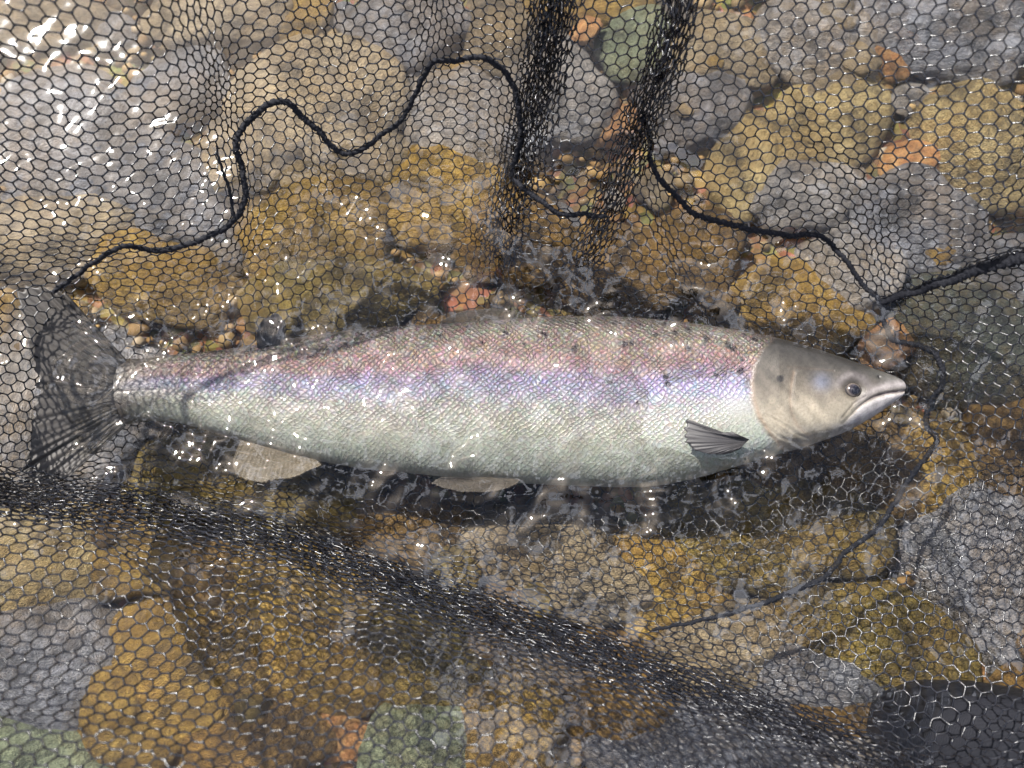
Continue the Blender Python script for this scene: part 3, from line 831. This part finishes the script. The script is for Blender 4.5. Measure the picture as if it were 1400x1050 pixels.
wa = ms.add('ShaderNodeVectorMath', operation='ADD'); ms.ln(uvn.outputs[0], wa.inputs[0]); ms.ln(ws.outputs[0], wa.inputs[1])
sx = ms.add('ShaderNodeSeparateXYZ'); ms.ln(wa.outputs[0], sx.inputs[0])
fx_ = ms.math('MULTIPLY', sx.outputs['X'], math.pi * 100 / 9.0)
fy_ = ms.math('MULTIPLY', sx.outputs['Y'], math.pi * 100 / 7.6)
sa = ms.math('ABSOLUTE', ms.math('SINE', ms.math('ADD', fx_, fy_)))
sb = ms.math('ABSOLUTE', ms.math('SINE', ms.math('SUBTRACT', fx_, fy_)))
scl = ms.math('MINIMUM', sa, sb)                                            # 0 on the scale edges
edge_m = ms.ramp(scl, [(0.0, (1, 1, 1)), (0.42, (.15, .15, .15)), (.8, (0, 0, 0))])
vo = ms.add('ShaderNodeTexVoronoi', Scale=22.0); ms.ln(wa.outputs[0], vo.inputs['Vector'])
irid = ms.mix(.30, at.outputs['Color'], vo.outputs['Color'], 'SOFT_LIGHT')
sep = ms.add('ShaderNodeSeparateColor'); ms.ln(edge_m, sep.inputs[0])
darkf = ms.math('MULTIPLY', ms.math('MULTIPLY', sep.outputs[0], at.outputs['Alpha']), .95)
cfin = ms.mix(darkf, ms.mix(ms.math('MULTIPLY', at.outputs['Alpha'], .9), at.outputs['Color'], irid), (.10, .085, .09))
skn = ms.add('ShaderNodeTexNoise', Scale=26.0, Detail=6.0, Roughness=.7); ms.ln(uvn.outputs[0], skn.inputs['Vector'])
cfin = ms.mix(.55, cfin, ms.mix(1.0, cfin, ms.ramp(skn.outputs['Fac'], [(.32, (.45, .43, .42)), (.5, (.98, .97, .96)), (.68, (1.25, 1.25, 1.25))]), 'MULTIPLY'))
ms.ln(cfin, ms.p.inputs['Base Color'])
ms.p.inputs['Roughness'].default_value = .40
ms.p.inputs['Specular IOR Level'].default_value = .42
fine = ms.add('ShaderNodeTexNoise', Scale=60.0, Detail=3.0); ms.ln(uvn.outputs[0], fine.inputs['Vector'])
ms.bump(ms.math('ADD', ms.math('MULTIPLY', ms.math('MULTIPLY', scl, at.outputs['Alpha']), 1.0), ms.math('MULTIPLY', fine.outputs['Fac'], .25)), .9, .0016)
salmon = empty('salmon', tuple(unproject(700, 545, -.09)))
tag(salmon, 'silver salmon with pink and lilac flank and black spots lying on its side', 'fish')
body = keep(mesh_obj('body', W.reshape(-1, 3), FQ, ms.m), salmon)
ca = body.data.color_attributes.new('Col', 'FLOAT_COLOR', 'POINT')
ca.data.foreach_set('color', CA.reshape(-1).astype(np.float32))
uvl = body.data.uv_layers.new(name='UVMap')
vi = np.empty(len(body.data.loops), np.int32); body.data.loops.foreach_get('vertex_index', vi)
arc = np.stack([ux / 100.0, (uy + (upper < 1) * 37) / 100.0], -1).reshape(-1, 2)
uvl.data.foreach_set('uv', arc[vi].ravel().astype(np.float32))


def flank_z(px, py):
    i_ = int(np.argmin(np.abs(xs - px)))
    t_ = np.clip((pyc[i_] - py) / hh[i_], -1, 1)
    return ZC[i_] + THK[i_] * (1 - abs(t_) ** FEX[i_]) ** .6


# eye
eye_z = flank_z(EX, EY)
ec = unproject(EX, EY, ZC[int(np.argmin(np.abs(xs - EX)))]); ec[2] = eye_z - .0045
bm = bmesh.new(); bmesh.ops.create_uvsphere(bm, u_segments=40, v_segments=24, radius=1)
for v_ in bm.verts: v_.co = Vector((v_.co.x * .0086, v_.co.y * .0072, v_.co.z * .0062))
me = bpy.data.meshes.new('eye'); bm.to_mesh(me); bm.free(); me.polygons.foreach_set('use_smooth', np.ones(len(me.polygons), bool))
mi = M('eye_iris')
tce = mi.add('ShaderNodeTexCoord'); sxe = mi.add('ShaderNodeSeparateXYZ'); mi.ln(tce.outputs['Object'], sxe.inputs[0])
rr_ = mi.math('POWER', mi.math('ADD', mi.math('POWER', sxe.outputs[0], 2.0), mi.math('POWER', sxe.outputs[1], 2.0)), .5)
mi.ln(mi.ramp(mi.math('MULTIPLY', rr_, 100.0), [(0, (.02, .02, .03)), (.42, (.035, .03, .035)), (.55, (.11, .09, .075)), (.66, (.03, .028, .028)), (1, (.07, .06, .055))]), mi.p.inputs['Base Color'])
mi.p.inputs['Roughness'].default_value = .08; mi.p.inputs['Metallic'].default_value = .2
eye = bpy.data.objects.new('eye', me); col.objects.link(eye); me.materials.append(mi.m)
eye.parent = salmon; eye.location = Vector(ec) - Vector(salmon.location)
bm = bmesh.new(); bmesh.ops.create_uvsphere(bm, u_segments=28, v_segments=14, radius=1)
for v_ in bm.verts: v_.co = Vector((v_.co.x * .0042 + .0012, v_.co.y * .0040 - .0006, v_.co.z * .0014 + .0052))
me = bpy.data.meshes.new('pupil'); bm.to_mesh(me); bm.free(); me.polygons.foreach_set('use_smooth', np.ones(len(me.polygons), bool))
mp_ = M('pupil_black'); mp_.p.inputs['Base Color'].default_value = (.008, .008, .012, 1); mp_.p.inputs['Roughness'].default_value = .05
me.materials.append(mp_.m); pup = bpy.data.objects.new('pupil', me); col.objects.link(pup); pup.parent = eye


def fin_mat(name, c1, c2, alpha=1.0, dots=False):
    m = M(name)
    uvf = m.add('ShaderNodeUVMap', uv_map='UVMap'); s = m.add('ShaderNodeSeparateXYZ'); m.ln(uvf.outputs[0], s.inputs[0])
    nz_ = m.add('ShaderNodeTexNoise', Scale=5.0, Detail=4.0); m.ln(uvf.outputs[0], nz_.inputs['Vector'])
    ray = m.math('ABSOLUTE', m.math('SINE', m.math('ADD', m.math('MULTIPLY', s.outputs['X'], math.pi * 22), m.math('MULTIPLY', nz_.outputs['Fac'], 1.4))))
    f = m.math('MULTIPLY', ray, m.math('ADD', nz_.outputs['Fac'], .2))
    m.ln(m.mix(f, c1, c2), m.p.inputs['Base Color'])
    m.p.inputs['Roughness'].default_value = .5; m.p.inputs['Specular IOR Level'].default_value = .35
    m.p.inputs['Alpha'].default_value = alpha
    m.bump(ray, .3, .0012)
    return m.m


def fin(name, inner, outer, zi, zo, mat, n=70, m=26, arch=0.0, thick=.0008, ray=.0005, nr=22, parent=None, world_z=None):
    """fan between an inner (root) line and an outer (margin) line of photograph points, as a thin closed solid"""
    A_, B_ = smooth_curve(inner, n), smooth_curve(outer, n)
    t = np.linspace(0, 1, m)
    q = np.linspace(0, 1, n)
    fray = 1 - .05 * np.abs(np.sin(q * np.pi * nr * .5 + 2 * np.sin(q * 23))) - .05 * np.abs(np.sin(q * 61 + 1)) * (np.sin(q * 17) > .3)
    tq = fray[:, None] * t[None]
    Pp = A_[:, None] * (1 - tq)[..., None] + B_[:, None] * tq[..., None]
    zi = np.interp(q, np.linspace(0, 1, len(zi)), zi); zo = np.interp(q, np.linspace(0, 1, len(zo)), zo)
    z = zi[:, None] * (1 - t) + zo[:, None] * t + arch * np.sin(np.pi * t)[None] + ray * np.sin(q * np.pi * 2 * nr)[:, None] * np.clip(t * 3, 0, 1)[None]
    z = z + .0012 * np.sin(q * 9 + 1)[:, None] * t[None]
    P = unproject(Pp[..., 0], Pp[..., 1], z)
    th = thick * (1 - .75 * t)[None, :, None] * np.array([0, 0, 1.0])
    top, bot = (P + th).reshape(-1, 3), (P - th).reshape(-1, 3)
    I_ = np.arange(n * m).reshape(n, m)
    f1 = np.stack([I_[:-1, :-1], I_[:-1, 1:], I_[1:, 1:], I_[1:, :-1]], -1).reshape(-1, 4)
    f2 = f1[:, ::-1] + n * m
    ring = np.concatenate([I_[:, 0], I_[-1, 1:], I_[::-1, -1][1:], I_[0, ::-1][1:]])
    f3 = np.stack([ring[:-1], ring[1:], ring[1:] + n * m, ring[:-1] + n * m], -1)
    o = mesh_obj(name, np.vstack([top, bot]), np.vstack([f1, f2, f3]), mat)
    keep(o, salmon)
    ul = o.data.uv_layers.new(name='UVMap')
    vi_ = np.empty(len(o.data.loops), np.int32); o.data.loops.foreach_get('vertex_index', vi_)
    uvv = np.stack(np.broadcast_arrays(q[:, None], t[None]), -1).reshape(-1, 2); uvv = np.vstack([uvv, uvv])
    ul.data.foreach_set('uv', uvv[vi_].ravel().astype(np.float32))
    return o


dark_fin = fin_mat('dark_fin', (.020, .019, .021), (.046, .043, .043))
tail_fin = fin_mat('tail_fin', (.030, .027, .025), (.052, .046, .040), .95)
pale_fin = fin_mat('pale_fin', (.13, .105, .07), (.21, .185, .15), .45)
grey_fin = fin_mat('grey_fin', (.08, .068, .056), (.13, .115, .098), .5)
z1, z2 = flank_z(1020, 600), flank_z(945, 585)
fin('pectoral_fin', [(1024, 601), (1022, 603), (1018, 607)], [(1000, 590), (968, 590), (948, 580), (936, 572), (930, 584), (933, 600), (946, 613), (965, 621), (990, 622), (1012, 614)],
    [z1 + .002] * 2, [z1 + .007, z2 + .006, z2 + .004, z1 + .004], dark_fin, arch=.004, n=90, ray=.00022, nr=17)
fin('caudal_fin', [(172, 491), (160, 512), (155, 538), (160, 562), (172, 582)],
    [(88, 398), (52, 388), (20, 396), (30, 440), (40, 490), (46, 540), (40, 590), (30, 630), (22, 656), (52, 666), (90, 656)],
    [-.0215, -.0158, -.0135, -.0158, -.0215], [.003, .010, .012, .010, .011, .010, .003], tail_fin, n=140, m=40, arch=.0, ray=.0003, nr=30)
fin('anal_fin', [(432, 628), (400, 621), (365, 610), (330, 600)], [(440, 636), (424, 644), (392, 656), (352, 661), (322, 652), (318, 630)],
    [-.035] * 2, [-.022, -.018, -.016], pale_fin, arch=.002)
fin('pelvic_fin', [(712, 655), (690, 654), (660, 652)], [(706, 662), (682, 671), (640, 674), (604, 668), (586, 660), (602, 652)], [-.036] * 2, [-.018, -.014, -.012], grey_fin, arch=.004)
fin('dorsal_fin', [(610, 448), (650, 444), (690, 441), (730, 438)], [(600, 440), (622, 428), (660, 421), (700, 424), (728, 432)], [-.040] * 2, [-.034, -.03, -.034], grey_fin)
fin('adipose_fin', [(352, 476), (366, 474), (382, 472)], [(350, 458), (356, 440), (372, 428), (386, 432), (390, 450)], [-.020] * 2, [-.004, -.001, -.004], dark_fin, n=40, nr=8)

# ------------------------------------------------------------------ wading boot at the lower right, under the net
mbt = M('black_wader_fabric')
tb = mbt.add('ShaderNodeTexCoord')
wx = mbt.add('ShaderNodeTexWave', Scale=330.0); wx.bands_direction = 'X'; mbt.ln(tb.outputs['Object'], wx.inputs['Vector'])
wy = mbt.add('ShaderNodeTexWave', Scale=330.0); wy.bands_direction = 'Y'; mbt.ln(tb.outputs['Object'], wy.inputs['Vector'])
wev = mbt.math('MULTIPLY', wx.outputs['Fac'], wy.outputs['Fac'])
nb = mbt.add('ShaderNodeTexNoise', Scale=30.0, Detail=4.0); mbt.ln(tb.outputs['Object'], nb.inputs['Vector'])
mbt.ln(mbt.mix(nb.outputs['Fac'], (.004, .0045, .007), (.011, .0115, .016)), mbt.p.inputs['Base Color'])
mbt.p.inputs['Roughness'].default_value = .6; mbt.p.inputs['Specular IOR Level'].default_value = .2
mbt.bump(mbt.math('ADD', wev, mbt.math('MULTIPLY', nb.outputs['Fac'], 2.0)), .6, .001)
b0 = unproject(1400, 985, -.11)
boot = empty('wading_boot', (b0[0], b0[1], -.128))
tag(boot, 'black fabric wading boot standing under the netting past the folded edge', 'boot')


def loft(rings_):
    V_ = np.vstack(rings_); n_ = len(rings_[0])
    i_ = (np.arange(len(rings_) - 1) * n_)[:, None]; j_ = np.arange(n_)[None]; jn_ = (j_ + 1) % n_
    F_ = np.stack([i_ + j_, i_ + jn_, i_ + n_ + jn_, i_ + n_ + j_], -1).reshape(-1, 4).tolist()
    F_.append(list(range(n_))[::-1]); F_.append([len(V_) - n_ + k for k in range(n_)])
    return V_, F_


aa = np.linspace(0, 2 * np.pi, 40, endpoint=False)
toe = unproject(1228, 985, -.03)
rings_ = []
for s_, hw, ztop in [(0, .004, -.050), (.006, .026, -.018), (.018, .041, .006), (.04, .052, .020), (.08, .056, .028), (.12, .054, .034), (.16, .050, .045), (.20, .047, .06), (.25, .044, .055), (.275, .034, .03), (.283, .01, .0)]:
    zt, zb = ztop, -.118
    c_, s2 = np.cos(aa), np.sin(aa)
    e_ = .62
    yy = hw * np.sign(c_) * np.abs(c_) ** e_; zz = (zt + zb) / 2 + (zt - zb) / 2 * np.sign(s2) * np.abs(s2) ** .72
    zz += .002 * np.sin(s_ * 160 + yy * 60) * (s2 > 0)
    rings_.append(np.stack([np.full(40, toe[0] + s_), toe[1] - .018 + yy - .10 * s_, zz], 1))
keep(mesh_obj('upper', *[np.array(x, dtype=object) if k else x for k, x in enumerate(loft(rings_))], mbt.m), boot)
rings_ = []
for z_, rx, ry, ox in [(.02, .052, .047, .205), (.06, .053, .05, .207), (.12, .056, .053, .212), (.2, .064, .06, .22), (.3, .072, .066, .226)]:
    rings_.append(np.stack([toe[0] + ox + rx * np.cos(aa) * (1 + .03 * np.sin(5 * aa + z_ * 40)), toe[1] - .038 + ry * np.sin(aa), np.full(40, z_)], 1))
keep(mesh_obj('leg_shaft', *[np.array(x, dtype=object) if k else x for k, x in enumerate(loft(rings_))], mbt.m), boot)
rings_ = []
for z_, g in [(-.130, .96), (-.127, 1.02), (-.116, 1.03), (-.112, .98)]:
    rings_.append(np.stack([toe[0] + .141 + .147 * g * np.sign(np.cos(aa)) * np.abs(np.cos(aa)) ** .7, toe[1] - .032 + .050 * g * np.sign(np.sin(aa)) * np.abs(np.sin(aa)) ** .7 - .1 * .147 * np.cos(aa), np.full(40, z_)], 1))
msl = M('boot_rubber_sole'); msl.p.inputs['Base Color'].default_value = (.03, .03, .03, 1); msl.p.inputs['Roughness'].default_value = .8
keep(mesh_obj('sole', *[np.array(x, dtype=object) if k else x for k, x in enumerate(loft(rings_))], msl.m), boot)

# ------------------------------------------------------------------ water
NWX, NWY = 760, 600
xi = warp_axis(NWX, .72, 60.0); yi = warp_axis(NWY, .58, 60.0)
X, Y = np.meshgrid(xi, yi)
rw = np.random.default_rng(21)
fishd = np.hypot(np.maximum(np.abs(X + .02) - .36, 0), np.maximum(np.abs(Y) - .09, 0))
calm = .30 + 2.1 * np.exp(-(fishd / .085) ** 2) * (.45 + .55 * np.clip(np.hypot((X - .0), (Y + .01) * 2.6) / .25, 0, 1))        # stirred up round the fish, calmer outside the net
Zw = np.zeros_like(X)
near = np.exp(-np.maximum(np.hypot(X / .75, Y / .6) - 1, 0) * 3)
for k in range(46):
    lam = 10 ** rw.uniform(-1.75, -.75)
    a_ = rw.uniform(0, np.pi * 2)
    ph = rw.uniform(0, 6.28)
    bend = .35 * np.sin(X * rw.uniform(5, 14) + Y * rw.uniform(-14, 14) + rw.uniform(0, 6))
    Zw += calm * (.0050 if lam < .045 else .0040) * lam * np.sin(2 * np.pi * (X * np.cos(a_) + Y * np.sin(a_)) / lam + ph + bend * 2.0)
# rings that run out from the fish and from drips
wp = lambda px, py: unproject(px, py, 0)
OUT = np.vstack([np.stack([unproject(xs[::12], ft[::12], 0)[:, 0], unproject(xs[::12], ft[::12], 0)[:, 1]], 1)])
OUTB = np.stack([unproject(xs[::12], fb[::12], 0)[:, 0], unproject(xs[::12], fb[::12], 0)[:, 1]], 1)
inner = (np.abs(X) < .75) & (np.abs(Y) < .6)
for O_, amp, lam in ((OUT, .00030, .0135), (OUTB, .00065, .0130)):
    d_, *_ = dist_poly(X[inner], Y[inner], O_)
    mod = .4 + .6 * np.clip(np.sin(X[inner] * 17 + Y[inner] * 9) + .4, 0, 1)
    Zw[inner] += amp * mod * np.exp(-(d_ / .035)) * np.sin(2 * np.pi * d_ / lam + 1.2 * np.sin(X[inner] * 30))
for (px, py, amp, lam, fall) in [(440, 500, .0003, .010, .03), (350, 490, .0007, .011, .045), (130, 520, .0010, .012, .06), (560, 500, .00025, .009, .03), (600, 190, .0004, .012, .05), (340, 340, .0005, .014, .05), (950, 650, .0006, .010, .04), (120, 650, .0008, .012, .05), (250, 420, .0007, .013, .06), (1215, 950, .0007, .012, .05), (840, 340, .0005, .012, .06), (1020, 670, .0006, .011, .05), (200, 620, .0005, .014, .06)]:
    c_ = wp(px, py); d_ = np.hypot(X - c_[0], Y - c_[1])
    Zw += amp * np.exp(-d_ / fall) * np.sin(2 * np.pi * d_ / lam)
i = np.arange(NWX * NWY).reshape(NWY, NWX)
mw = M('river_water')
mw.n.remove(mw.p)
out = [n_ for n_ in mw.n if n_.type == 'OUTPUT_MATERIAL'][0]
lw = mw.add('ShaderNodeLayerWeight', Blend=.5)
refl = mw.math('ADD', .046, mw.math('MULTIPLY', mw.math('POWER', lw.outputs['Facing'], 5.0), .96))
gls = mw.add('ShaderNodeBsdfGlossy', Roughness=.025)
tr = mw.add('ShaderNodeBsdfTransparent')
rf = mw.add('ShaderNodeBsdfRefraction', IOR=1.33, Roughness=.0)
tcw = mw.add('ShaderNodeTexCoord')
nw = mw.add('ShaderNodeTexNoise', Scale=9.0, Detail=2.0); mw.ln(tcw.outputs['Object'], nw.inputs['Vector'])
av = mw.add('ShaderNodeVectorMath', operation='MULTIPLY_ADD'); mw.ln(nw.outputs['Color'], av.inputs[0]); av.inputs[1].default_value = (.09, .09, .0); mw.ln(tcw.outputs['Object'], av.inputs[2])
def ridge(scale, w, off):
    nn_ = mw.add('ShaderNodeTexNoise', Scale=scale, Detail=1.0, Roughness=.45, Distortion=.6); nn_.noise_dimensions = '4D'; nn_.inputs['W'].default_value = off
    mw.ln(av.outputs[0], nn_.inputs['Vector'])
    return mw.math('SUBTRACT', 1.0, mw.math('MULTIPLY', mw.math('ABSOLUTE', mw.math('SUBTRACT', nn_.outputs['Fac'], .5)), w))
lens = mw.math('MAXIMUM', mw.math('POWER', mw.math('MAXIMUM', ridge(26.0, 8.0, 0.0), 0.0), 2.0), mw.math('MULTIPLY', mw.math('POWER', mw.math('MAXIMUM', ridge(52.0, 8.0, 3.0), 0.0), 2.0), .75))  # caustic light lines painted into the transparent colour, no real focusing
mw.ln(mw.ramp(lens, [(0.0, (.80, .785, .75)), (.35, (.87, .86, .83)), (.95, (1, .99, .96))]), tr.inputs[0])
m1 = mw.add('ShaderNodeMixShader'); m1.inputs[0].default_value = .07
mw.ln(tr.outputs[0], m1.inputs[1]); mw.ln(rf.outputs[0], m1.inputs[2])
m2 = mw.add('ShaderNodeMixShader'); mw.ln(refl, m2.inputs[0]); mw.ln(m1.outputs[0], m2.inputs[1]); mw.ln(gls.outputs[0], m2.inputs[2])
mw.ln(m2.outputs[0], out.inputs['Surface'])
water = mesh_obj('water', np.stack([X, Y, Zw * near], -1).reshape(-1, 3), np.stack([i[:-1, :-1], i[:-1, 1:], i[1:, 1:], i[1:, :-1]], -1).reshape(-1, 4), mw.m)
tag(water, 'clear rippled shallow river water over the stones', kind='structure')
